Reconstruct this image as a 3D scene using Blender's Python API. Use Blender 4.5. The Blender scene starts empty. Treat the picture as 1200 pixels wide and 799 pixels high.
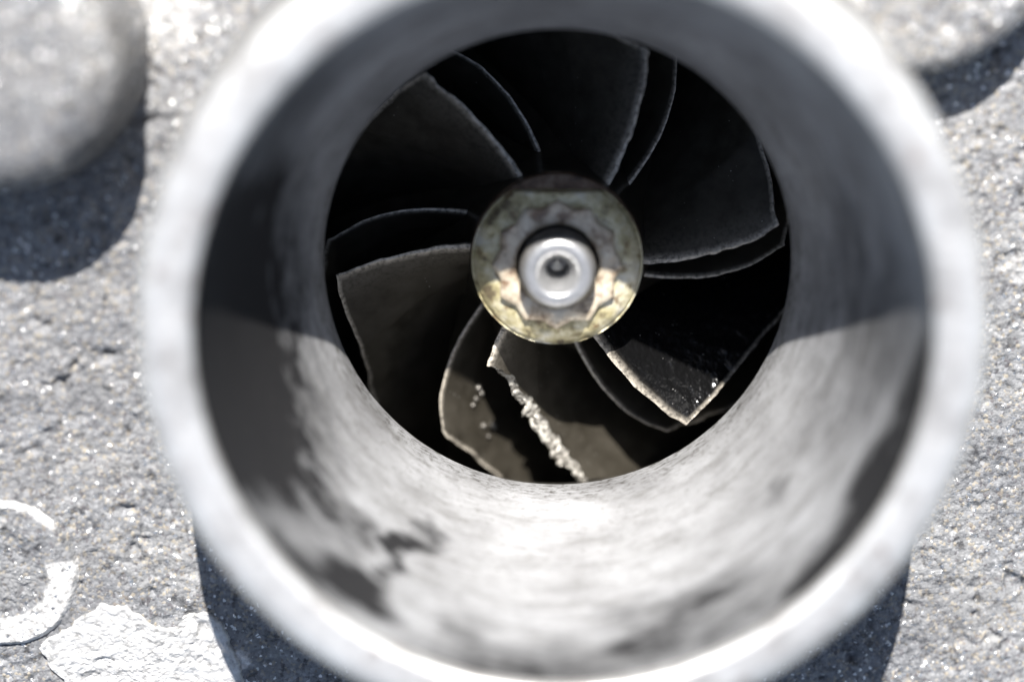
import bpy, math, random
import numpy as np

# ------------------------------------------------------------------ camera, sky, sun, exposure
S = 0.001                                   # everything below is written in millimetres
scene = bpy.context.scene
col = scene.collection

cam_d = bpy.data.cameras.new("camera")
cam = bpy.data.objects.new("camera", cam_d)
col.objects.link(cam)
cam.location = (-3.0045 * S, 43.158 * S, 164.461 * S)
cam.rotation_euler = (-0.25537, 0.00647, 0.0)
cam_d.sensor_width = 36.0
cam_d.lens = 2477.7 / 1200 * 36.0
cam_d.clip_start = 0.005
cam_d.clip_end = 100.0
cam_d.dof.use_dof = True
cam_d.dof.focus_distance = 205 * S
cam_d.dof.aperture_fstop = 6.6
cam_d.dof.aperture_blades = 0
scene.camera = cam

SUN_TILT = 47.0                             # degrees away from the pipe's axis, towards +Y
world = bpy.data.worlds.new("World")
scene.world = world
world.use_nodes = True
wn = world.node_tree
sky = wn.nodes.new("ShaderNodeTexSky")
sky.sky_type = 'NISHITA'
sky.sun_disc = False
sky.sun_elevation = math.radians(90 - SUN_TILT)
sky.sun_rotation = 0.0
sky.air_density = 1.0
sky.dust_density = 0.6
hs = wn.nodes.new("ShaderNodeHueSaturation")
hs.inputs["Saturation"].default_value = 0.8
wn.links.new(sky.outputs[0], hs.inputs["Color"])
wn.links.new(hs.outputs[0], wn.nodes["Background"].inputs[0])
wn.nodes["Background"].inputs[1].default_value = 0.065

sun_d = bpy.data.lights.new("sun", 'SUN')
sun_d.energy = 5.0
sun_d.angle = math.radians(0.53)
sun_d.color = (1.0, 0.965, 0.92)
sun = bpy.data.objects.new("sun", sun_d)
col.objects.link(sun)
sun.rotation_euler = (-math.radians(SUN_TILT), 0, 0)
sun.location = (0, 0.3, 0.3)

scene.view_settings.view_transform = 'Standard'
scene.view_settings.look = 'None'
scene.view_settings.gamma = 1.0
scene.view_settings.exposure = 1.35
scene.cycles.max_bounces = 5
scene.cycles.diffuse_bounces = 3
scene.cycles.glossy_bounces = 4
scene.cycles.caustics_reflective = True
scene.cycles.sample_clamp_indirect = 6.0

rng = np.random.default_rng(7)
random.seed(7)

# ------------------------------------------------------------------ noise helpers (numpy)
LAT = rng.random((64, 64, 64)).astype(np.float32)

def vnoise(P, scale=1.0, off=0.0):
    """value noise, P (...,3) -> about -1..1"""
    q = np.asarray(P, dtype=np.float64) * scale + off
    i = np.floor(q).astype(np.int64)
    f = q - i
    f = f * f * (3 - 2 * f)
    i &= 63
    j = (i + 1) & 63
    def L(a, b, c): return LAT[a, b, c]
    x0, y0, z0 = i[..., 0], i[..., 1], i[..., 2]
    x1, y1, z1 = j[..., 0], j[..., 1], j[..., 2]
    fx, fy, fz = f[..., 0], f[..., 1], f[..., 2]
    a = L(x0, y0, z0) * (1 - fx) + L(x1, y0, z0) * fx
    b = L(x0, y1, z0) * (1 - fx) + L(x1, y1, z0) * fx
    c = L(x0, y0, z1) * (1 - fx) + L(x1, y0, z1) * fx
    d = L(x0, y1, z1) * (1 - fx) + L(x1, y1, z1) * fx
    return ((a * (1 - fy) + b * fy) * (1 - fz) + (c * (1 - fy) + d * fy) * fz) * 2 - 1

def fbm(P, scale, octaves=4, off=0.0, gain=0.5):
    s, a, t = 0.0, 1.0, 0.0
    for k in range(octaves):
        s = s + a * vnoise(P, scale * 2.03 ** k, off + 17.3 * k)
        t += a
        a *= gain
    return s / t

CELL = rng.random((64, 64, 64, 3)).astype(np.float32)

def cells(P, scale, off=0.0):
    """distance to the nearest jittered cell point (about 0..1)"""
    q = np.asarray(P, dtype=np.float64) * scale + off
    i = np.floor(q).astype(np.int64)
    best = np.full(q.shape[:-1], 9.0)
    for dx in (-1, 0, 1):
        for dy in (-1, 0, 1):
            for dz in (-1, 0, 1):
                n = i + np.array([dx, dy, dz])
                m = n & 63
                c = n + CELL[m[..., 0], m[..., 1], m[..., 2]]
                best = np.minimum(best, ((q - c) ** 2).sum(-1))
    return np.sqrt(best)

def cell_rand(P, scale, off=0.0):
    q = np.asarray(P, dtype=np.float64) * scale + off
    i = np.floor(q).astype(np.int64)
    best = np.full(q.shape[:-1], 9.0)
    val = np.zeros(q.shape[:-1])
    for dx in (-1, 0, 1):
        for dy in (-1, 0, 1):
            for dz in (-1, 0, 1):
                n = i + np.array([dx, dy, dz])
                m = n & 63
                d = ((q - n - CELL[m[..., 0], m[..., 1], m[..., 2]]) ** 2).sum(-1)
                w = d < best
                best = np.where(w, d, best)
                val = np.where(w, LAT[m[..., 2], m[..., 0], m[..., 1]], val)
    return val

def cells2(P2, scale, off=0.0):
    q = np.asarray(P2, dtype=np.float64) * scale + off
    i = np.floor(q).astype(np.int64)
    best = np.full(q.shape[:-1], 9.0)
    hh = np.zeros(q.shape[:-1])
    for dx in (-1, 0, 1):
        for dy in (-1, 0, 1):
            n = i + np.array([dx, dy])
            m = n & 63
            k = (n[..., 0] // 64 * 7 + n[..., 1] // 64 * 13) & 63
            c = n + CELL[m[..., 0], m[..., 1], k, :2]
            d = ((q - c) ** 2).sum(-1)
            w = d < best
            best = np.where(w, d, best)
            hh = np.where(w, CELL[m[..., 0], m[..., 1], k, 2], hh)
    return np.sqrt(best), hh

def grain(P2):
    """sand-cast skin: rounded lumps of two sizes, clefts and pits; millimetres"""
    P3 = np.concatenate([P2, np.zeros(P2.shape[:-1] + (1,))], -1)
    warp = np.stack([vnoise(P3, 0.9, 3.1), vnoise(P3, 0.9, 9.7)], -1) * 0.25
    f1, h1 = cells2(P2 + warp, 1.15)
    f2, h2 = cells2(P2 + warp * 0.5, 2.6, 5.5)
    big = fbm(P3, 0.22, 3, 2.0)
    patch = np.clip(0.75 + 0.9 * big, 0.3, 1.5)
    f3, h3 = cells2(P2, 4.2, 8.8)
    h = 0.22 * (0.8 - f1 ** 1.5) * (0.4 + h1) * patch + 0.21 * (0.8 - f2 ** 1.3) * (0.3 + h2) + 0.13 * (0.8 - f3) * (0.2 + h3)
    pits = np.clip(fbm(P3, 0.65, 3, 31.0) - 0.22, 0, 1)
    return h + 0.10 * fbm(P3, 0.35, 3, 12.0) - 1.3 * pits * patch + 0.05 * vnoise(P3, 6.0)

# ------------------------------------------------------------------ object helpers
def obj(name, V, F, mat, parent=None, smooth=True, attrs=None, vecs=None, sharp=None, mats=None, mat_idx=None):
    me = bpy.data.meshes.new(name)
    V = np.asarray(V, dtype=np.float64) * S
    me.from_pydata(V.tolist(), [], F if isinstance(F, list) else F.tolist())
    me.materials.append(mat)
    if mats:
        for m in mats:
            me.materials.append(m)
    if mat_idx is not None:
        me.polygons.foreach_set("material_index", np.asarray(mat_idx, dtype=np.int32))
    me.polygons.foreach_set("use_smooth", np.full(len(me.polygons), smooth, dtype=bool))
    if attrs:
        for k, a in attrs.items():
            at = me.attributes.new(k, 'FLOAT', 'POINT')
            at.data.foreach_set("value", np.asarray(a, dtype=np.float32).ravel())
    if vecs:
        for k, a in vecs.items():
            at = me.attributes.new(k, 'FLOAT_VECTOR', 'POINT')
            at.data.foreach_set("vector", np.asarray(a, dtype=np.float32).ravel())
    me.update()
    if sharp:
        me.set_sharp_from_angle(angle=math.radians(sharp))
    o = bpy.data.objects.new(name, me)
    col.objects.link(o)
    if parent:
        o.parent = parent
    return o

def thing(name, label, cat, group=None):
    o = bpy.data.objects.new(name, None)
    o.empty_display_size = 0.005
    col.objects.link(o)
    o["label"] = label
    o["category"] = cat
    if group:
        o["group"] = group
    return o

def grid_faces(n, m, wrap=False, flip=False):
    """n rows of m points"""
    r = np.arange(n - 1)[:, None]
    mm = m if wrap else m - 1
    c = np.arange(mm)[None, :]
    c1 = (c + 1) % m
    a = r * m + c
    b = r * m + c1
    d = (r + 1) * m + c
    e = (r + 1) * m + c1
    F = np.stack([a, b, e, d], -1).reshape(-1, 4)
    return F[:, ::-1] if flip else F

def lathe(prof, n, a0=math.pi / 2):
    """prof list of (r,z) -> verts array (len,n,3); the join lies at angle a0"""
    th = a0 + np.arange(n) * 2 * math.pi / n
    pr = np.asarray(prof, float)
    return np.stack([pr[:, 0:1] * np.cos(th), pr[:, 0:1] * np.sin(th), np.repeat(pr[:, 1:2], n, 1)], -1)

def polyline(pts, n):
    """resample a (z,r)-like polyline into n points evenly along its length, gently smoothed"""
    p = np.asarray(pts, float)
    t = np.concatenate([[0], np.cumsum(np.hypot(*np.diff(p, axis=0).T))])
    s = np.linspace(0, t[-1], n)
    return np.stack([np.interp(s, t, p[:, k]) for k in range(p.shape[1])], -1)

def smooth_curve(pts, n, it=60):
    q = polyline(pts, n)
    for _ in range(it):
        q[1:-1] = q[1:-1] * 0.5 + 0.25 * (q[:-2] + q[2:])
    return q

# ------------------------------------------------------------------ materials
def new_mat(name):
    m = bpy.data.materials.new(name)
    m.use_nodes = True
    nt = m.node_tree
    b = nt.nodes["Principled BSDF"]
    return m, nt, b

def N(nt, kind, **kw):
    n = nt.nodes.new("ShaderNode" + kind)
    for k, v in kw.items():
        if k in n.inputs:
            n.inputs[k].default_value = v
        else:
            setattr(n, k, v)
    return n

def coords(nt, scale=(1, 1, 1)):
    tc = N(nt, "TexCoord")
    mp = N(nt, "Mapping")
    mp.inputs["Scale"].default_value = [s / S for s in scale]     # one texture unit is one millimetre
    nt.links.new(tc.outputs["Object"], mp.inputs["Vector"])
    return mp.outputs["Vector"]

def noise(nt, vec, scale, detail=4, rough=0.55):
    n = N(nt, "TexNoise")
    n.inputs["Scale"].default_value = scale
    n.inputs["Detail"].default_value = detail
    n.inputs["Roughness"].default_value = rough
    nt.links.new(vec, n.inputs["Vector"])
    return n.outputs["Fac"]

def ramp(nt, fac, stops):
    r = N(nt, "ValToRGB")
    e = r.color_ramp.elements
    while len(e) < len(stops):
        e.new(0.5)
    for k, (p, c) in enumerate(stops):
        e[k].position = p
        e[k].color = (c if isinstance(c, tuple) else (c, c, c)) + (1,)
    nt.links.new(fac, r.inputs[0])
    return r.outputs[0]

def mix(nt, fac, a, b, mode='MIX'):
    m = N(nt, "Mix", data_type='RGBA', blend_type=mode)
    for sock, v in ((m.inputs[0], fac), (m.inputs[6], a), (m.inputs[7], b)):
        if hasattr(v, "is_output"):
            nt.links.new(v, sock)
        elif isinstance(v, tuple):
            sock.default_value = v + (1,)
        else:
            sock.default_value = v
    return m.outputs[2]

def math_n(nt, op, a, b=None, clamp=False):
    m = N(nt, "Math", operation=op, use_clamp=clamp)
    for sock, v in ((m.inputs[0], a), (m.inputs[1], b)):
        if v is None:
            continue
        if hasattr(v, "is_output"):
            nt.links.new(v, sock)
        else:
            sock.default_value = v
    return m.outputs[0]

def attr_vec(nt, name, scale):
    a = N(nt, "Attribute", attribute_name=name)
    mp = N(nt, "Mapping")
    mp.inputs["Scale"].default_value = scale
    nt.links.new(a.outputs["Vector"], mp.inputs["Vector"])
    return mp.outputs["Vector"]

def attr(nt, name):
    a = N(nt, "Attribute", attribute_name=name)
    return a.outputs["Fac"]

def bump(nt, b, height, dist_mm, strength=1.0, prev=None):
    n = N(nt, "Bump")
    n.inputs["Strength"].default_value = strength
    n.inputs["Distance"].default_value = dist_mm * S
    nt.links.new(height, n.inputs["Height"])
    if prev is not None:
        nt.links.new(prev, n.inputs["Normal"])
    nt.links.new(n.outputs[0], b.inputs["Normal"])
    return n.outputs[0]

# rough sand-cast aluminium, "bare" attribute = skin rubbed through to bright metal, and one corner painted sunlit
def cast_material():
    m, nt, b = new_mat("sand_cast_aluminium")
    v = coords(nt)
    big = noise(nt, v, 0.12, 4)
    mid = noise(nt, v, 1.1, 5, 0.65)
    fine = noise(nt, v, 4.5, 3, 0.7)
    base = ramp(nt, mid, [(0.28, (0.085, 0.088, 0.094)), (0.5, (0.175, 0.179, 0.187)), (0.72, (0.265, 0.268, 0.275))])
    base = mix(nt, ramp(nt, big, [(0.40, 0.0), (0.62, 0.55)]), base, (0.26, 0.258, 0.253))
    vo = N(nt, "TexVoronoi")
    vo.inputs["Scale"].default_value = 3.4
    nt.links.new(v, vo.inputs["Vector"])
    sep = N(nt, "SeparateColor")
    nt.links.new(vo.outputs["Color"], sep.inputs[0])
    base = mix(nt, ramp(nt, sep.outputs[0], [(0.84, 0.0), (0.88, 0.6)]), base, (0.36, 0.31, 0.23))
    base = mix(nt, ramp(nt, sep.outputs[1], [(0.86, 0.0), (0.90, 0.5)]), base, (0.36, 0.36, 0.37))
    base = mix(nt, ramp(nt, sep.outputs[1], [(0.07, 0.5), (0.10, 0.0)]), base, (0.06, 0.045, 0.05))
    glint = ramp(nt, sep.outputs[2], [(0.955, 0.0), (0.965, 1.0)])
    base = mix(nt, glint, base, (0.75, 0.74, 0.72))
    base = mix(nt, ramp(nt, noise(nt, v, 0.055, 5, 0.6), [(0.46, 0.0), (0.66, 0.6)]), base, (0.085, 0.088, 0.097))
    soot_dark = ramp(nt, noise(nt, v, 0.8, 4, 0.7), [(0.33, 0.85), (0.46, 0.0)])
    base = mix(nt, soot_dark, base, (0.035, 0.035, 0.038))
    bare = attr(nt, "bare")
    bn = ramp(nt, noise(nt, v, 1.6, 4, 0.65), [(0.34, (0.24, 0.236, 0.23)), (0.6, (0.62, 0.61, 0.60))])
    base = mix(nt, bare, base, bn)
    nt.links.new(base, b.inputs["Base Color"])
    nt.links.new(mix(nt, glint, (0.08, 0.08, 0.08), (0.9, 0.9, 0.9)), b.inputs["Metallic"])
    b.inputs["Specular IOR Level"].default_value = 0.3
    rr = mix(nt, glint, ramp(nt, fine, [(0.35, 0.80), (0.72, 0.58)]), (0.3, 0.3, 0.3))
    nt.links.new(rr, b.inputs["Roughness"])
    p = bump(nt, b, math_n(nt, 'SUBTRACT', 1.0, vo.outputs["Distance"]), 0.10, 0.7)
    bump(nt, b, fine, 0.10, 0.8, p)
    return m

# turned aluminium of the inlet bore, "soot" attribute = black oily deposit, plus shade painted on the right wall
def bore_material():
    m, nt, b = new_mat("turned_aluminium")
    v = coords(nt)
    wall = lambda sc: attr_vec(nt, "wall", sc)             # runs round the bore (drawn out threefold) and down it
    ring = noise(nt, wall((0.3, 0.3, 6.0)), 1.0, 3, 0.6)
    ring2 = noise(nt, wall((0.45, 0.45, 0.9)), 1.0, 5, 0.65)
    blot = noise(nt, wall((0.30, 0.30, 0.14)), 1.0, 6, 0.62)
    fine = noise(nt, wall((4.0, 4.0, 3.0)), 1.0, 5, 0.7)
    base = ramp(nt, blot, [(0.30, (0.23, 0.23, 0.234)), (0.50, (0.325, 0.327, 0.332)), (0.70, (0.42, 0.424, 0.433))])
    base = mix(nt, ramp(nt, ring2, [(0.36, 0.45), (0.50, 0.0)]), base, (0.15, 0.147, 0.14))
    fl = ramp(nt, fine, [(0.32, 0.7), (0.43, 0.0)])
    base = mix(nt, fl, base, (0.12, 0.115, 0.105))
    scr = ramp(nt, noise(nt, wall((0.9, 0.9, 9.0)), 1.0, 3, 0.6), [(0.33, 0.7), (0.40, 0.0)])
    base = mix(nt, scr, base, (0.14, 0.137, 0.13))
    s = attr(nt, "soot_dark")
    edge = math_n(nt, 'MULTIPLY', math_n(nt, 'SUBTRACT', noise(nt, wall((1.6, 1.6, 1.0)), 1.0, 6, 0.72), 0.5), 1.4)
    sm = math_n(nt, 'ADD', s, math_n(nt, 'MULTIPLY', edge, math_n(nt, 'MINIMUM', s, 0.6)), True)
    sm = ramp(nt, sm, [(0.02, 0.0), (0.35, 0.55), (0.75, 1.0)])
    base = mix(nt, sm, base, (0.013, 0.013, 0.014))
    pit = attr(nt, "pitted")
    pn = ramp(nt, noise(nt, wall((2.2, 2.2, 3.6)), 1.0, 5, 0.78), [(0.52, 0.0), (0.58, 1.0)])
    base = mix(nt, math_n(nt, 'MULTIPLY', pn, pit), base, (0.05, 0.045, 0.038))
    nt.links.new(base, b.inputs["Base Color"])
    mt = mix(nt, sm, (0.42, 0.42, 0.42), (0.0, 0.0, 0.0))
    nt.links.new(mt, b.inputs["Metallic"])
    ro = mix(nt, ring2, (0.46, 0.46, 0.46), (0.70, 0.70, 0.70))
    ro = mix(nt, sm, ro, (0.75, 0.75, 0.75))
    nt.links.new(ro, b.inputs["Roughness"])
    nt.links.new(mix(nt, sm, (0.5, 0.5, 0.5), (0.2, 0.2, 0.2)), b.inputs["Specular IOR Level"])
    b.inputs["Anisotropic"].default_value = 0.35
    b.inputs["Anisotropic Rotation"].default_value = 0.25
    tg = N(nt, "Tangent", direction_type='RADIAL', axis='Z')
    nt.links.new(tg.outputs[0], b.inputs["Tangent"])
    p = bump(nt, b, ring, 0.03, 0.5)
    bump(nt, b, fine, 0.05, 0.55, p)
    return m

# wheel: aluminium blackened by oil; "edge" attribute = bare nicked edges
def wheel_material():
    m, nt, b = new_mat("oily_wheel_aluminium")
    v = coords(nt)
    mid = noise(nt, v, 0.5, 5, 0.6)
    fine = noise(nt, v, 3.5, 4, 0.7)
    base = ramp(nt, mid, [(0.3, (0.027, 0.0235, 0.0175)), (0.7, (0.053, 0.047, 0.037))])
    e = attr(nt, "edge")
    oil = attr(nt, "oil")
    base = mix(nt, oil, base, (0.004, 0.004, 0.0042))
    en = math_n(nt, 'MULTIPLY', e, ramp(nt, noise(nt, v, 2.2, 4, 0.7), [(0.36, 0.25), (0.55, 1.0)]))
    base = mix(nt, en, base, (0.60, 0.545, 0.46))
    sp = N(nt, "TexVoronoi")
    sp.inputs["Scale"].default_value = 1.5
    nt.links.new(v, sp.inputs["Vector"])
    dust = ramp(nt, sp.outputs["Distance"], [(0.05, 1.0), (0.10, 0.0)])
    dsel = ramp(nt, noise(nt, v, 0.35, 3), [(0.54, 0.0), (0.66, 0.9)])
    dm = math_n(nt, 'MULTIPLY', dust, dsel)
    base = mix(nt, dm, base, (0.5, 0.49, 0.46))
    nt.links.new(base, b.inputs["Base Color"])
    b.inputs["Metallic"].default_value = 0.25
    ro = mix(nt, en, ramp(nt, mid, [(0.3, 0.30), (0.7, 0.48)]), (0.42, 0.42, 0.42))
    ro = mix(nt, oil, ro, (0.17, 0.17, 0.17))
    nt.links.new(ro, b.inputs["Roughness"])
    b.inputs["Coat Weight"].default_value = 0.12
    b.inputs["Coat Roughness"].default_value = 0.14
    nt.links.new(mix(nt, oil, (0.25, 0.25, 0.25), (0.0, 0.0, 0.0)), b.inputs["Metallic"])
    nt.links.new(mix(nt, oil, (0.35, 0.35, 0.35), (0.22, 0.22, 0.22)), b.inputs["Specular IOR Level"])
    nt.links.new(mix(nt, oil, (0.16, 0.16, 0.16), (0.06, 0.06, 0.06)), b.inputs["Coat Roughness"])
    fine2 = math_n(nt, 'MULTIPLY', fine, math_n(nt, 'SUBTRACT', 1.0, math_n(nt, 'MULTIPLY', oil, 0.95)))
    p = bump(nt, b, fine2, 0.025, 0.3)
    p = bump(nt, b, en, 0.04, 0.5, p)
    wave = math_n(nt, 'MULTIPLY', noise(nt, v, 0.8, 2, 0.5), oil)
    bump(nt, b, wave, 0.5, 0.8, p)
    return m

def simple_material(name, stops, scale, rough, metal, bump_mm=0.03, fine_scale=6.0, stains=None):
    m, nt, b = new_mat(name)
    v = coords(nt)
    base = ramp(nt, noise(nt, v, scale, 5, 0.62), stops)
    if stains:
        base = mix(nt, ramp(nt, noise(nt, v, scale * 1.7, 4, 0.6), [(stains[0], 0.0), (stains[0] + 0.12, 0.85)]), base, stains[1])
    nt.links.new(base, b.inputs["Base Color"])
    b.inputs["Metallic"].default_value = metal
    fine = noise(nt, v, fine_scale, 4, 0.65)
    nt.links.new(ramp(nt, fine, [(0.3, rough - 0.08), (0.7, rough + 0.1)]), b.inputs["Roughness"])
    bump(nt, b, fine, bump_mm, 0.7)
    return m

def fracture_material():
    """crystalline broken aluminium: every grain has its own tone and tilt"""
    m, nt, b = new_mat("fresh_fracture")
    v = coords(nt)
    vo = N(nt, "TexVoronoi")
    vo.inputs["Scale"].default_value = 3.2
    nt.links.new(v, vo.inputs["Vector"])
    sep = N(nt, "SeparateColor")
    nt.links.new(vo.outputs["Color"], sep.inputs[0])
    base = ramp(nt, sep.outputs[0], [(0.1, (0.13, 0.12, 0.105)), (0.4, (0.30, 0.285, 0.255)), (0.8, (0.60, 0.58, 0.53))])
    nt.links.new(base, b.inputs["Base Color"])
    b.inputs["Metallic"].default_value = 0.55
    nt.links.new(ramp(nt, sep.outputs[1], [(0.2, 0.28), (0.8, 0.55)]), b.inputs["Roughness"])
    p = bump(nt, b, sep.outputs[2], 0.08, 0.5)
    bump(nt, b, noise(nt, v, 5.0, 3), 0.1, 0.7, p)
    return m

M_CAST = cast_material()
M_BORE = bore_material()
M_WHEEL = wheel_material()
M_RIM = simple_material("machined_rim", [(0.3, (0.40, 0.385, 0.37)), (0.50, (0.60, 0.59, 0.575)), (0.70, (0.72, 0.715, 0.70))], 0.25, 0.40, 0.66, 0.08, 1.6,
                        (0.58, (0.30, 0.25, 0.225)))
M_BARE = simple_material("ground_bare_aluminium", [(0.3, (0.20, 0.198, 0.195)), (0.46, (0.42, 0.416, 0.41)), (0.68, (0.60, 0.595, 0.59))], 1.0, 0.5, 0.3, 0.3, 1.8)
M_FRACT = fracture_material()
M_NUT = simple_material("yellow_zinc_nut", [(0.36, (0.13, 0.105, 0.065)), (0.46, (0.42, 0.37, 0.21)), (0.56, (0.58, 0.53, 0.36)), (0.68, (0.70, 0.67, 0.56))],
                        0.45, 0.40, 0.3, 0.12, 1.6, (0.56, (0.15, 0.09, 0.045)))
M_NUTTOP = simple_material("worn_nut_face", [(0.34, (0.22, 0.16, 0.115)), (0.46, (0.58, 0.49, 0.37)), (0.62, (0.76, 0.69, 0.56))], 0.5, 0.40, 0.4, 0.12, 1.8,
                           (0.56, (0.22, 0.12, 0.065)))
M_RUST = simple_material("rusty_nose", [(0.32, (0.05, 0.035, 0.025)), (0.5, (0.16, 0.105, 0.07)), (0.68, (0.28, 0.22, 0.16))], 0.6, 0.5, 0.2, 0.12, 1.8)
M_SHAFT = simple_material("bright_steel", [(0.3, (0.40, 0.40, 0.40)), (0.7, (0.56, 0.56, 0.56))], 0.8, 0.32, 0.75, 0.02, 4.0)
M_THREAD = simple_material("dark_oiled_steel", [(0.3, (0.12, 0.11, 0.10)), (0.7, (0.28, 0.265, 0.24))], 0.8, 0.38, 0.6, 0.03, 3.0)
M_DARK = simple_material("sooty_housing", [(0.3, (0.05, 0.048, 0.042)), (0.7, (0.10, 0.095, 0.082))], 0.5, 0.6, 0.0, 0.05, 2.0)

# ------------------------------------------------------------------ housing
housing = thing("compressor_housing", "rough grey cast aluminium turbocharger housing with wide bright inlet pipe", "turbo housing")

CZ = -27.0                                   # level of the cast face around the pipe

def casting_height(X, Y):
    """broad form of the casting: nearly level, leaning to the sun behind the pipe, rolling off outside"""
    h = -0.055 * np.clip(X, -60, 0) - 0.10 * np.clip(X, 0, 55) + 0.6 * np.sin(X * 0.045 + 0.8) + 0.4 * np.sin(Y * 0.06)
    h = h - 0.010 * np.clip(Y - 8, 0, 60) ** 1.4
    r = np.hypot(X, Y)
    h = h - 0.006 * np.clip(r - 66, 0, 200) ** 1.9
    h = h + 2.6 * np.exp(-np.clip(r - 35.2, 0, 60) / 1.1)            # fillet at the foot of the pipe
    # shallow crease between the tall boss and the pipe
    h = h - 0.7 * np.exp(-((Y - 14.2 - 0.15 * (X + 37)) / 0.35) ** 2) * np.exp(-((X + 37.6) / 2.6) ** 2)
    return h

def axis(a, b, step, far):
    core = np.arange(a, b + step / 2, step)
    out = [a]
    d = step
    while out[-1] > -far:
        d *= 1.25
        out.append(out[-1] - d)
    hi = [b]
    d = step
    while hi[-1] < far:
        d *= 1.25
        hi.append(hi[-1] + d)
    return np.concatenate([np.array(out[1:])[::-1], core, np.array(hi[1:])])

xs = axis(-62, 56, 0.19, 120)
ys = axis(-50, 33, 0.19, 120)
X, Y = np.meshgrid(xs, ys)
P2 = np.stack([X, Y], -1)
H = CZ + casting_height(X, Y) + grain(P2)
F = grid_faces(len(ys), len(xs))
ctr = np.hypot(X, Y).ravel()
keep = ctr[F].min(1) > 33.6
F = F[keep]
used = np.unique(F)
remap = np.full(X.size, -1)
remap[used] = np.arange(len(used))
V = np.stack([X.ravel(), Y.ravel(), H.ravel()], -1)[used]
P3 = V * np.array([1, 1, 0])
bare = np.clip((fbm(P3, 0.09, 3, 44.0) - 0.42) * 5, 0, 1) * 0.6
# sunlit corner beside the pipe painted bright, and bare chips near the ground pad
for cx, cy, rr, w in ((-35.0, 25.0, 4.5, .55), (-46.0, -43.5, 1.1, 1.0), (-30.6, -38.4, 1.0, .9)):
    d = np.hypot(V[:, 0] - cx, V[:, 1] - cy) / rr + 0.9 * fbm(P3, 0.7, 5, 3.0, .7)
    bare = np.maximum(bare, w * np.clip((1.1 - d) * 3, 0, 1))
obj("scroll_casting", V, remap[F], M_CAST, housing, attrs={"bare": bare})

# --- inlet pipe: cast outer wall, machined rim, turned bore, throat, shroud recess
NA = 420
outer = smooth_curve([(34.45, -1.6), (34.7, -5), (35.3, -14), (35.9, -24), (36.0, -31)], 130, 20)
Vo = lathe(outer, NA)
nrm = Vo * np.array([1, 1, 0])
nrm = nrm / np.linalg.norm(nrm, axis=-1, keepdims=True)
g = 0.20 * (0.7 - cells(Vo, 1.0)) + 0.12 * fbm(Vo, 0.5, 4)
fade = np.clip((-1.6 - Vo[..., 2]) / 1.2, 0, 1)
Vo = Vo + nrm * (g * fade)[..., None]
obj("pipe_wall", Vo.reshape(-1, 3), grid_faces(len(outer), NA, True), M_CAST, housing, attrs={"bare": np.zeros(Vo.shape[0] * NA)})

rim = [(32.3 + 2.15 * math.cos(t), -1.6 + 1.6 * math.sin(t)) for t in np.linspace(0, math.pi / 2, 24)]
rim += [(30.9 - 0.95 * math.sin(t), -0.8 + 0.75 * math.cos(t)) for t in np.linspace(0, math.pi / 2, 14)] + [(29.95, -1.6)]
Vr = lathe(polyline(rim, 40), NA)
Vr = Vr + (0.07 * fbm(Vr, 0.3, 4) + 0.025 * fbm(Vr, 2.0, 3))[..., None] * np.array([0, 0, 1.0]) * np.linspace(0, 1, 40)[:, None, None] * np.linspace(1, 0, 40)[:, None, None] * 4
obj("rim", Vr.reshape(-1, 3), grid_faces(40, NA, True), M_RIM, housing)

bore = smooth_curve([(29.95, -1.6), (29.6, -4), (27.8, -12), (25.6, -19), (24.3, -22.2), (23.3, -24.6), (22.35, -26.7), (22.0, -28.2), (22.0, -30.2)], 170, 60)
Vb = lathe(bore, NA)
thb = np.degrees(np.arctan2(Vb[..., 1], Vb[..., 0]))
zb = Vb[..., 2].copy()
rad = np.radians(thb)
Qs = np.stack([np.cos(rad) * 9, np.sin(rad) * 9, zb], -1)             # drawn out round the bore, as a rag would smear it
thw = thb + 14.0 * fbm(Qs, 0.22, 5, 7.0, 0.6)
zw = zb + 4.5 * fbm(Qs, 0.22, 5, 27.0, 0.6)
soot_dark = np.zeros(zb.shape)
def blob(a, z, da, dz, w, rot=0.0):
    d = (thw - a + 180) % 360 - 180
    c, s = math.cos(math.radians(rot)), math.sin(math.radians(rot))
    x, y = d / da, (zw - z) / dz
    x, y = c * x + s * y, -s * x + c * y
    np.maximum(soot_dark, w * np.clip(1.5 - np.sqrt(x * x + y * y), 0, 1), out=soot_dark)
# black oily stains, and shade painted on the right wall: (angle, depth, half-widths, strength)
blob(-14, -2.2, 12, 4.2, 1); blob(-28, -2.6, 12, 4.6, 1); blob(-40, -2.0, 7, 3.4, 1)  # dark wedge under the rim: shade painted into the wall colour
blob(-176, -8, 32, 14.0, 1.3); blob(-158, -9, 16, 10.0, 1.3); blob(-4, -14, 24, 11, .42); blob(-166, -18, 10, 5, .8); blob(-148, -5, 9, 4, .8); blob(-153, -11, 10, 4.6, 1); blob(-142, -11.5, 7, 3.0, .9); blob(-190, -12, 16, 12, .75); blob(-215, -8, 22, 8, .5)  # left-hand soot; the broad faint one darkens the right wall to mute its shadow edge
blob(-127, -6.0, 7, 2.8, 1); blob(-120, -14, 3.2, 4.6, .9, 20); blob(-131, -12.5, 8, 3.4, .62); blob(-134, -4.0, 8, 2.6, .8)
blob(-95, -2.4, 20, 4.0, .62); blob(-68, -5.0, 16, 6.0, .62); blob(-56, -3.6, 9, 4.4, .6); blob(-112, -3, 9, 3, .4); blob(-41, -16, 4, 2.4, .35); blob(-104, -6, 5, 2.4, .5)
film = np.clip(0.5 + 1.1 * fbm(Qs, 0.12, 4, 51.0), 0, 1) * 0.16          # a thin uneven film everywhere
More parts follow.
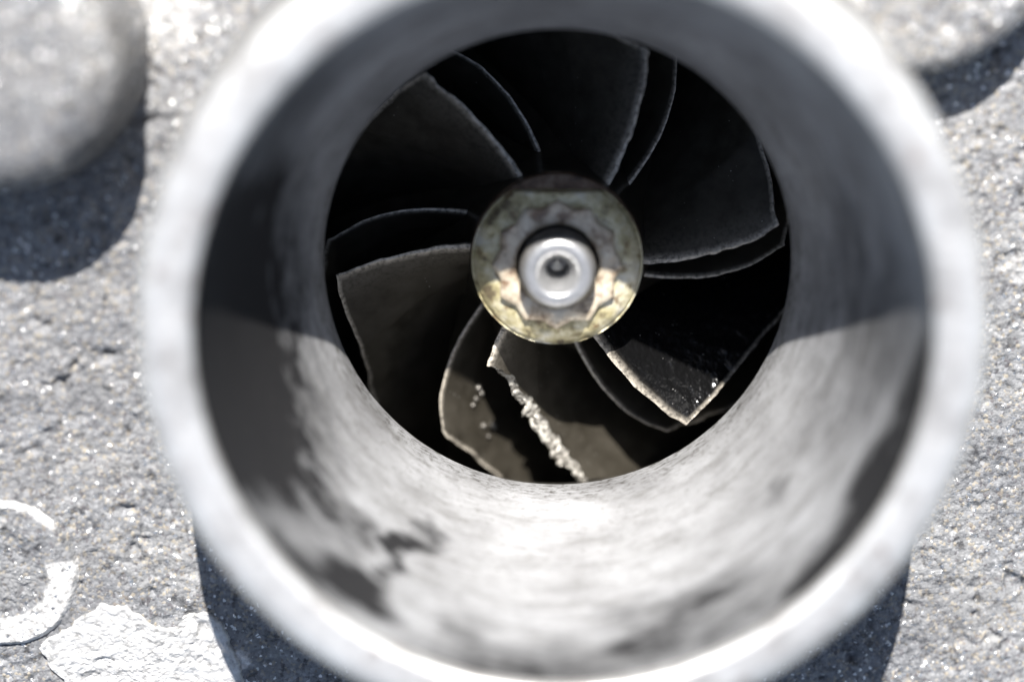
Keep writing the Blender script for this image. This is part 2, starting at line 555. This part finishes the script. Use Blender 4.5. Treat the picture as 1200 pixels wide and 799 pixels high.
soot_dark = np.maximum(soot_dark, film) * np.clip(0.9 + 0.7 * fbm(Qs, 0.7, 5, 3.0, 0.65), 0, 1.15)
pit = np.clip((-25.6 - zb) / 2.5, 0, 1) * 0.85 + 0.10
obj("bore", Vb.reshape(-1, 3), grid_faces(len(bore), NA, True), M_BORE, housing, attrs={"soot_dark": soot_dark, "pitted": pit}, vecs={"wall": Qs})

shroud = [(22.0, -30.2), (22.4, -30.6), (24.2, -30.8), (24.6, -31.4), (24.7, -37), (25.6, -41), (27.6, -43.6), (31, -45.6), (34.2, -47.2), (46, -48.2), (48, -50), (48, -56), (34, -56), (0.01, -56)]
Vs = lathe(polyline(shroud, 160), 200)
obj("shroud", Vs.reshape(-1, 3), grid_faces(160, 200, True), M_DARK, housing)

# --- raised bosses of the casting: rounded pads with the same grainy skin
def boss(cx, cy, top, rad, edge, n=150, foot=2.0, sx=1.0, sy=1.0, seed=0.0):
    m = 300
    zf = CZ - foot
    prof = []
    for t in np.linspace(0.0, 1.0, 60):
        prof.append((rad * t * (1 - edge / rad), top))
    for a in np.linspace(0, math.pi / 2, 40)[1:]:
        prof.append((rad - edge + edge * math.sin(a), top - edge + edge * math.cos(a)))
    for t in np.linspace(0, 1, n - 99)[1:]:
        prof.append((rad + 0.5 * t + 2.6 * t ** 5, (top - edge) * (1 - t) + zf * t))
    pr = np.array(prof)
    V = lathe(pr, m)
    tang = np.gradient(pr, axis=0)
    nr = np.stack([-tang[:, 1], tang[:, 0]], -1)
    nr /= np.linalg.norm(nr, axis=1, keepdims=True)
    th = math.pi / 2 + np.arange(m) * 2 * math.pi / m
    nv = np.stack([nr[:, 0:1] * np.cos(th), nr[:, 0:1] * np.sin(th), np.repeat(nr[:, 1:2], m, 1)], -1)
    g = 0.17 * (0.7 - cells(V + seed, 1.2)) + 0.10 * (0.7 - cells(V + seed, 2.7)) + 0.35 * fbm(V + seed, 0.16, 3)
    V = V + nv * g[..., None]
    V[0] = V[0].mean(0)
    V = V * np.array([sx, sy, 1.0]) + np.array([cx, cy, 0])
    b = np.clip((fbm(V, 0.35, 4, 3.0) - 0.40) * 6, 0, 1)
    o = obj("boss", V.reshape(-1, 3), grid_faces(len(pr), m, True, True), M_CAST, housing, attrs={"bare": b})
    return o
o = boss(-48.8, 20.4, -13.2, 11.2, 3.6, seed=3.0)
o["label"] = "tall round boss casting a black shadow left of the pipe"
o = boss(30.8, 32.4, -23.2, 14.0, 2.2, foot=8.0, seed=21.0)
o["label"] = "low smooth boss behind the right side of the pipe"

# --- raised round disc in the casting, its edge rubbed bright: broad on one side, a thin line on the other
cx, cy, ro = -53.2, -29.2, 7.7
m, n = 300, 90
th = np.arange(m) * 2 * math.pi / m
t = np.linspace(0, 1, n)[:, None]
ang = np.degrees((th + math.pi) % (2 * math.pi) - math.pi)[None, :] * np.ones((n, 1))
wob = fbm(np.stack([np.cos(th) * 7, np.sin(th) * 7, th * 0], -1), 0.35, 4) * 0.35
rr = (ro + wob[None]) * t
Vx = cx + rr * np.cos(th); Vy = cy + rr * np.sin(th)
pp = np.stack([Vx, Vy], -1)
p3 = np.concatenate([pp, Vx[..., None] * 0], -1)
rim_h = np.clip((rr - 4.0) / 0.8, 0, 1) * 0.35
prof = np.clip((ro + wob[None] - rr) / 0.7, 0, 1) ** 0.5
Vz = CZ + casting_height(Vx, Vy) - 0.7 + prof * (1.05 + rim_h) + 0.55 * grain(pp) * prof
rn = rr + 0.55 * fbm(p3, 0.7, 5, 0, .65)
lo = np.clip((rn - 4.5) / 0.35, 0, 1) * np.clip((14 - ang + 6 * fbm(p3, .6, 3)) / 5, 0, 1) * np.clip((ang + 140) / 10, 0, 1)
hi = np.clip((rn - 6.6) / 0.35, 0, 1) * np.clip((ang - 38) / 8, 0, 1) * np.clip((140 - ang) / 10, 0, 1) * .8
bare = np.maximum(lo, hi) * np.clip(1.0 + 0.7 * fbm(p3, 1.4, 4), 0, 1)
vv_ = np.stack([Vx, Vy, Vz], -1)
vv_[0] = vv_[0].mean(0)
obj("raised_disc", vv_.reshape(-1, 3), grid_faces(n, m, True, True), M_CAST, housing, attrs={"bare": bare})

# --- pad ground down to bare metal, scalloped outline
outline = [(-49.7, -37.0), (-47.2, -35.2), (-44.9, -33.5), (-43.3, -32.8), (-41.2, -32.9), (-39.4, -34.4), (-37.7, -35.1), (-36.0, -35.1),
           (-35.9, -33.9), (-33.9, -33.3), (-32.2, -34.3), (-31.2, -36.8), (-30.9, -41.3), (-30.2, -46.7), (-42.0, -47.7), (-46.0, -43.1), (-47.2, -40.7), (-48.6, -38.6)]
ring = polyline(outline + outline[:1], 321)[:-1]
c0 = np.array([-40.0, -40.2])
dirs = ring - c0
r3 = np.concatenate([ring, np.zeros((320, 1))], -1)
ring = ring + dirs / np.linalg.norm(dirs, axis=1, keepdims=True) * (0.6 * fbm(r3, 0.9, 5, 0, .65) + 0.7 * (0.6 - cells(r3, 0.55)))[:, None]
K = 90
ts = np.concatenate([np.linspace(0, 1, K), [1.02, 1.03]])
pad = c0 + (ring - c0)[None] * ts[:, None, None]
base_h = CZ + casting_height(pad[..., 0], pad[..., 1])
pz = base_h + 0.45 + 0.10 * fbm(np.concatenate([pad * np.array([0.35, 1.0]), pad[..., :1] * 0], -1), 0.9, 4) + 0.7 * grain(pad)
pz[K] -= 0.35
pz[K + 1] -= 1.2
pv = np.concatenate([pad, pz[..., None]], -1)
pv[0] = pv[0].mean(0)
obj("ground_pad", pv.reshape(-1, 3), grid_faces(K + 2, 320, True, True), M_BARE, housing)

# ------------------------------------------------------------------ compressor wheel
wheel = thing("impeller", "oily black compressor wheel with a snapped blade deep inside the inlet", "impeller")

hub_prof = smooth_curve([(8.15, -31.5), (8.25, -34), (8.9, -38), (10.6, -42), (14.2, -46), (20, -49.2), (27, -51.2), (33, -51.8)], 80, 30)
hub_prof = np.concatenate([[(0.01, -31.5), (7.6, -31.5), (8.0, -31.55)], hub_prof, [(33, -53.5), (0.01, -54)]])
Vh = lathe(hub_prof, 200)
e = np.zeros(Vh.shape[:2])
hub_mi = np.zeros((len(hub_prof) - 1) * 200, dtype=int); hub_mi[:6 * 200] = 1
obj("hub", Vh.reshape(-1, 3), grid_faces(len(hub_prof), 200, True, True), M_WHEEL, wheel, attrs={"edge": e}, sharp=50, mats=[M_RUST], mat_idx=hub_mi)

HUB = [(-34, 8.1), (-38, 8.8), (-42, 10.5), (-46, 14.1), (-49.2, 19.9), (-51.2, 26.9), (-51.9, 32.6)]
TIP = [(-34, 21.4), (-36, 21.6), (-38, 22.0), (-40.3, 23.2), (-41.5, 24.3), (-43.5, 26.6), (-45.5, 29.6), (-47.6, 32.6)]
FRAC = [(-34, 13.1), (-35.2, 13.2), (-36.2, 13.7), (-38.1, 15.4), (-38.8, 18.0), (-39.5, 20.2), (-40.1, 22.9), (-40.4, 25.4), (-41.5, 25.8), (-43.5, 27.0), (-45.5, 29.6), (-47.6, 32.6)]
LEAN_R, LEAN_D = [8, 8.5, 15, 21.5, 26, 33], [-12.5, -12, -6, 0, 4, 4]
SLEAN_R, SLEAN_D = [8, 9, 15, 19, 21.8, 26, 33], [-21, -19, -11.5, -5.5, 0, 4, 6]

def wrap_deg(s):
    return np.interp(s, [-1, 0, 4.7, 7.5, 12, 16, 20], [-4.7, 0, 22.2, 32, 44, 52, 60])

def blade(name, base_deg, split=False, broken=False, bent=False, oily=False, seed=0):
    zle = -38.7 if split else -34.0
    hubc = [(z, r) for z, r in HUB if z < zle - 0.01]
    hubc = [(zle, np.interp(-zle, [-a for a, b in HUB], [b for a, b in HUB]))] + hubc
    tipsrc = FRAC if broken else TIP
    tipc = [(z, r) for z, r in tipsrc if z < zle - 0.01]
    tipc = [(zle, np.interp(-zle, [-a for a, b in tipsrc], [b for a, b in tipsrc]))] + tipc
    nu, nv = 110, 56
    Hc, Tc = polyline(hubc, nu), polyline(tipc, nu)
    u = np.linspace(0, 1, nu)
    if not broken:
        for _ in range(6):
            Tc[1:-1] = Tc[1:-1] * .5 + .25 * (Tc[:-2] + Tc[2:])
    # nicks on the tip edge and along the leading edge
    sd = seed * 11.7
    jt = fbm(np.stack([u * 40, u * 0 + sd, u * 0], -1), 0.5, 4)
    Tc[:, 1] += (0.9 if broken else 0.28) * jt - 0.05
    if broken:
        Tc[:, 0] += 0.42 * fbm(np.stack([u * 70, u * 0 + 3.3, u * 0], -1), 0.6, 4, 0, .7) * np.clip((0.7 - u) * 8, 0, 1)
    v = np.linspace(0, 1, nv)
    Z = Hc[:, 0][:, None] * (1 - v) + Tc[:, 0][:, None] * v
    R = Hc[:, 1][:, None] * (1 - v) + Tc[:, 1][:, None] * v
    le = fbm(np.stack([v * 25, v * 0 + sd + 5, v * 0], -1), 0.6, 4)
    Z = Z + (le * (0.13 if not split else 0.06))[None] * np.exp(-u * 40)[:, None]
    if split:
        TH = base_deg + np.interp(R, SLEAN_R, SLEAN_D) + wrap_deg(-34 - Z) - 22.2
    else:
        TH = base_deg + np.interp(R, LEAN_R, LEAN_D) + wrap_deg(-34 - Z)
    # rub damage: the outer edge waves a little
    wob = fbm(np.stack([u * 9, u * 0 + sd, u * 0 + 2], -1), 0.7, 2)
    TH = TH + (wob * 2.6)[:, None] * np.clip((v - 0.8) / 0.2, 0, 1)[None] ** 2 * (0 if broken else 1)
    if bent:
        k = np.clip((v - 0.62) / 0.38, 0, 1)[None] ** 1.6 * np.exp(-(u / 0.16) ** 2)[:, None]
        TH = TH - 1.0 * k
        Z = Z + 0.9 * k * np.clip(u / 0.10, 0, 1)[:, None]
    A = np.radians(TH)
    mid = np.stack([R * np.cos(A), R * np.sin(A), Z], -1)
    gu = np.gradient(mid, axis=0)
    gv = np.gradient(mid, axis=1)
    nr = np.cross(gu, gv)
    nr /= np.linalg.norm(nr, axis=-1, keepdims=True) + 1e-12
    if nr[5, nv // 2, 2] < 0:
        nr = -nr
    tk = np.interp(R, [8, 12, 18, 22, 33], [1.5, 0.95, 0.60, 0.42, 0.5]) * (0.75 if split else 1.0)
    lef = 0.42 + 0.58 * np.clip(u / 0.06, 0, 1)[:, None] ** 0.6
    tk = tk * lef
    top = mid + nr * (tk * 0.5)[..., None]
    bot = mid - nr * (tk * 0.5)[..., None]
    # rounded leading nose
    fwd = mid[0] - mid[1]
    fwd /= np.linalg.norm(fwd, axis=-1, keepdims=True)
    nose = mid[0] + fwd * (tk[0] * 0.45)[:, None]
    if broken:
        brk = u < 0.595
        out = gv[:, -1] / np.linalg.norm(gv[:, -1], axis=-1, keepdims=True)
        w = np.interp(u, [0, 0.08, 0.2, 0.5, 0.61], [0.05, 0.3, 1.2, 1.2, 0.5]) * (1 + 0.8 * fbm(np.stack([u * 50, u * 0, u * 0 + 8], -1), 0.6, 4, 0, .7))
        bot[brk, -1] += (out * w[:, None] * 1.0)[brk]
    n1 = nu * nv
    V = np.concatenate([top.reshape(-1, 3), bot.reshape(-1, 3), nose])
    ft = grid_faces(nu, nv)
    fb = grid_faces(nu, nv, flip=True) + n1
    c = np.arange(nv - 1)
    N0 = 2 * n1
    f1 = np.stack([c, N0 + c, N0 + c + 1, c + 1], -1)[:, ::-1]
    f2 = np.stack([N0 + c, n1 + c, n1 + c + 1, N0 + c + 1], -1)[:, ::-1]
    r = np.arange(nu - 1)
    a, b_ = r * nv + nv - 1, (r + 1) * nv + nv - 1
    tipf = np.stack([a, b_, n1 + b_, n1 + a], -1)
    parts = [ft, fb, f1, f2]
    if not broken:
        parts.append(tipf)
    else:
        parts.append(tipf[~(u[:-1] < 0.595)])
    F = np.concatenate(parts)
    # bare metal: along the leading edge and the tip edge
    uu = np.arange(nu)[:, None] * np.ones(nv)[None]
    vv = v[None] * np.ones(nu)[:, None]
    le_w = np.exp(-(u / (0.009 if split else 0.0095)) ** 2)[:, None] * np.ones(nv)[None]
    soft = (0.0 if oily else 0.10) * np.exp(-(u / 0.07) ** 2)[:, None] * np.ones(nv)[None]
    tp_w = np.clip((vv - 0.972) / 0.02, 0, 1) * (0 if broken else 0.9)
    ed = np.clip(np.maximum(np.maximum(le_w * 0.9, tp_w), 0 if split else soft), 0, 1)
    ed = ed * (0.6 if oily else 1.0)
    E = np.concatenate([ed.ravel(), ed.ravel() * 0.8, np.full(nv, 1.0)])
    o = obj(name, V, F, M_WHEEL, wheel, attrs={"edge": E, "oil": np.full(len(E), 1.0 if oily else 0.0)}, sharp=60)
    if broken:
        # the torn face, coarse and crystalline, as a part of its own
        k = int((u < 0.605).sum())
        rows = 15
        T_, B_ = top[:k, -1], bot[:k, -1]
        # refine lengthwise
        kk = k * 5
        s0 = np.linspace(0, k - 1, kk)
        Ti = np.stack([np.interp(s0, np.arange(k), T_[:, j]) for j in range(3)], -1)
        Bi = np.stack([np.interp(s0, np.arange(k), B_[:, j]) for j in range(3)], -1)
        q = np.linspace(0, 1, rows)[:, None, None]
        Vf = Ti[None] * (1 - q) + Bi[None] * q
        nn = np.cross(np.gradient(Vf, axis=1), np.gradient(Vf, axis=0))
        nn /= np.linalg.norm(nn, axis=-1, keepdims=True) + 1e-12
        if (nn[..., 2].mean()) < 0:
            nn = -nn
        amp = np.clip(np.sin(np.linspace(0.10, math.pi - 0.45, rows)) * 1.3, 0, 1)[:, None]
        ds = 0.10 * (cell_rand(Vf, 1.3) - .45) + 0.12 * (cell_rand(Vf, 3.1) - .5) + 0.12 * (cell_rand(Vf, 6.0) - .5)
        Vf = Vf + nn * (ds * amp)[..., None]
        Vf += 0.07 * np.stack([fbm(Vf, 2.2, 3, 5), fbm(Vf, 2.2, 3, 9), fbm(Vf, 2.2, 3, 13)], -1)
        f = obj("fracture", Vf.reshape(-1, 3), grid_faces(rows, kk), M_FRACT, o, smooth=False)
        f["label"] = "bright torn edge of the snapped blade"
        o["label"] = "blade snapped off along a bright jagged fracture"
    return o

BASE = 6.5
for k in range(6):
    blade("blade", BASE + 60 * k, broken=(k == 4), oily=(k == 5), seed=k)
split_e = None
for k in range(6):
    o = blade("splitter_blade", BASE - 7.8 + 60 * k, split=True, bent=(k == 4), seed=k + 10)
    if k == 4:
        o["label"] = "splitter blade with its outer corner bent over"
        split_e = o

# little beads of melted metal stuck on the splitter beside the break
def bead(x, y, z, r, parent, sd):
    n, m = 9, 14
    a = np.linspace(0.01, math.pi - 0.01, n)
    V = lathe([(math.sin(t) * r, math.cos(t) * r) for t in a], m)
    V = V * (1 + 0.22 * fbm(V + sd, 1.0 / r, 2))[..., None] + np.array([x, y, z])
    return obj("metal_bead", V.reshape(-1, 3), grid_faces(n, m, True, True), M_THREAD, parent)

def split_point(r, z, base):
    t = math.radians(base + np.interp(r, SLEAN_R, SLEAN_D) + wrap_deg(-34 - z) - 22.2)
    return r * math.cos(t), r * math.sin(t), z
for k, (r, z, q) in enumerate([(17.5, -42.6, .38), (18.6, -42.3, .26), (19.2, -41.9, .26), (18.0, -43.0, .30), (21.0, -42.6, .30), (21.0, -43.6, .42), (22.0, -42.8, .2)]):
    x, y, zz = split_point(r, z, BASE - 7.8 + 240)
    bead(x, y, zz + 0.45, q, split_e, k * 3.1)

# ------------------------------------------------------------------ nut
nut = thing("flange_nut", "corroded yellow twelve point flange nut at the centre of the wheel", "nut")
# flange: round, top sloping up to the body, one side cut flat
m = 240
th = math.pi / 2 + np.arange(m) * 2 * math.pi / m
prof = np.array([(3.9, -31.45), (7.7, -31.45), (8.05, -31.2), (8.1, -30.5), (8.0, -30.6), (7.7, -30.2), (7.2, -29.85), (6.6, -29.6), (6.1, -29.5), (5.5, -29.5), (3.9, -29.5)])
prof = polyline(prof, 70)
V = lathe(prof, m)
cut = 6.75
V[..., 1] = np.where(V[..., 1] > cut, cut + (V[..., 1] - cut) * 0.02, V[..., 1])
rr = np.hypot(V[..., 0], V[..., 1])[..., None]
V = V + 0.22 * fbm(V, 0.8, 5, 0, .6)[..., None] * np.array([0, 0, 1.0])
obj("flange", V.reshape(-1, 3), grid_faces(len(prof), m, True), M_NUT, nut, sharp=55)
# twelve-point body
def star(th, ra, rb):
    k = (np.degrees(th) % 30) / 30
    tri = np.abs(k * 2 - 1)
    return rb + (ra - rb) * tri ** 1.3
body = [(1.0, -29.5), (1.0, -29.0), (0.985, -28.8), (0.93, -28.62), (0.87, -28.55), (0.80, -28.52), (0.74, -28.5), (0.70, -28.52), (0.665, -28.7), (0.655, -29.2), (0.655, -31.0)]
body = polyline(body, 70)
rad = star(th, 6.15, 5.55)
rd = 0.5 * (6.15 + 5.55)
mixk = np.clip((body[:, 0] - 0.72) / 0.25, 0, 1)[:, None]
Rb = body[:, 0:1] * (rad[None] * mixk + rd * (1 - mixk))
V = np.stack([Rb * np.cos(th), Rb * np.sin(th), np.repeat(body[:, 1:2], m, 1)], -1)
V = V + 0.16 * fbm(V, 0.9, 5, 0, .6)[..., None] * np.array([0.8, 0.8, 1.0])
obj("socket_body", V.reshape(-1, 3), grid_faces(len(body), m, True, True), M_NUTTOP, nut, sharp=55)

# ------------------------------------------------------------------ shaft
shaft = thing("turbine_shaft", "bright steel shaft end with a dark centre hole inside the nut", "shaft")
pr = [(3.55, -33.0)]
z = -32.8
while z < -26.4:                                     # rolled thread
    pr += [(3.55, z), (3.25, z + 0.22), (3.25, z + 0.28), (3.55, z + 0.5)]
    z += 0.55
pr += [(3.5, -26.15), (3.42, -26.0)]
V = lathe(pr, 96)
obj("thread", V.reshape(-1, 3), grid_faces(len(pr), 96, True, False), M_THREAD, shaft, sharp=60)
end = [(3.42, -26.0), (3.2, -25.55), (3.02, -25.36), (2.8, -25.28), (2.2, -25.25), (2.1, -25.3), (1.9, -25.45), (1.7, -25.8), (1.2, -26.7), (1.1, -27.0), (1.05, -31.0), (0.01, -31.5)]
V = lathe(polyline(end, 60), 96)
V = V + 0.03 * fbm(V, 1.0, 3)[..., None] * np.array([0, 0, 1.0])
obj("end_face", V.reshape(-1, 3), grid_faces(60, 96, True, False), M_SHAFT, shaft, sharp=60)
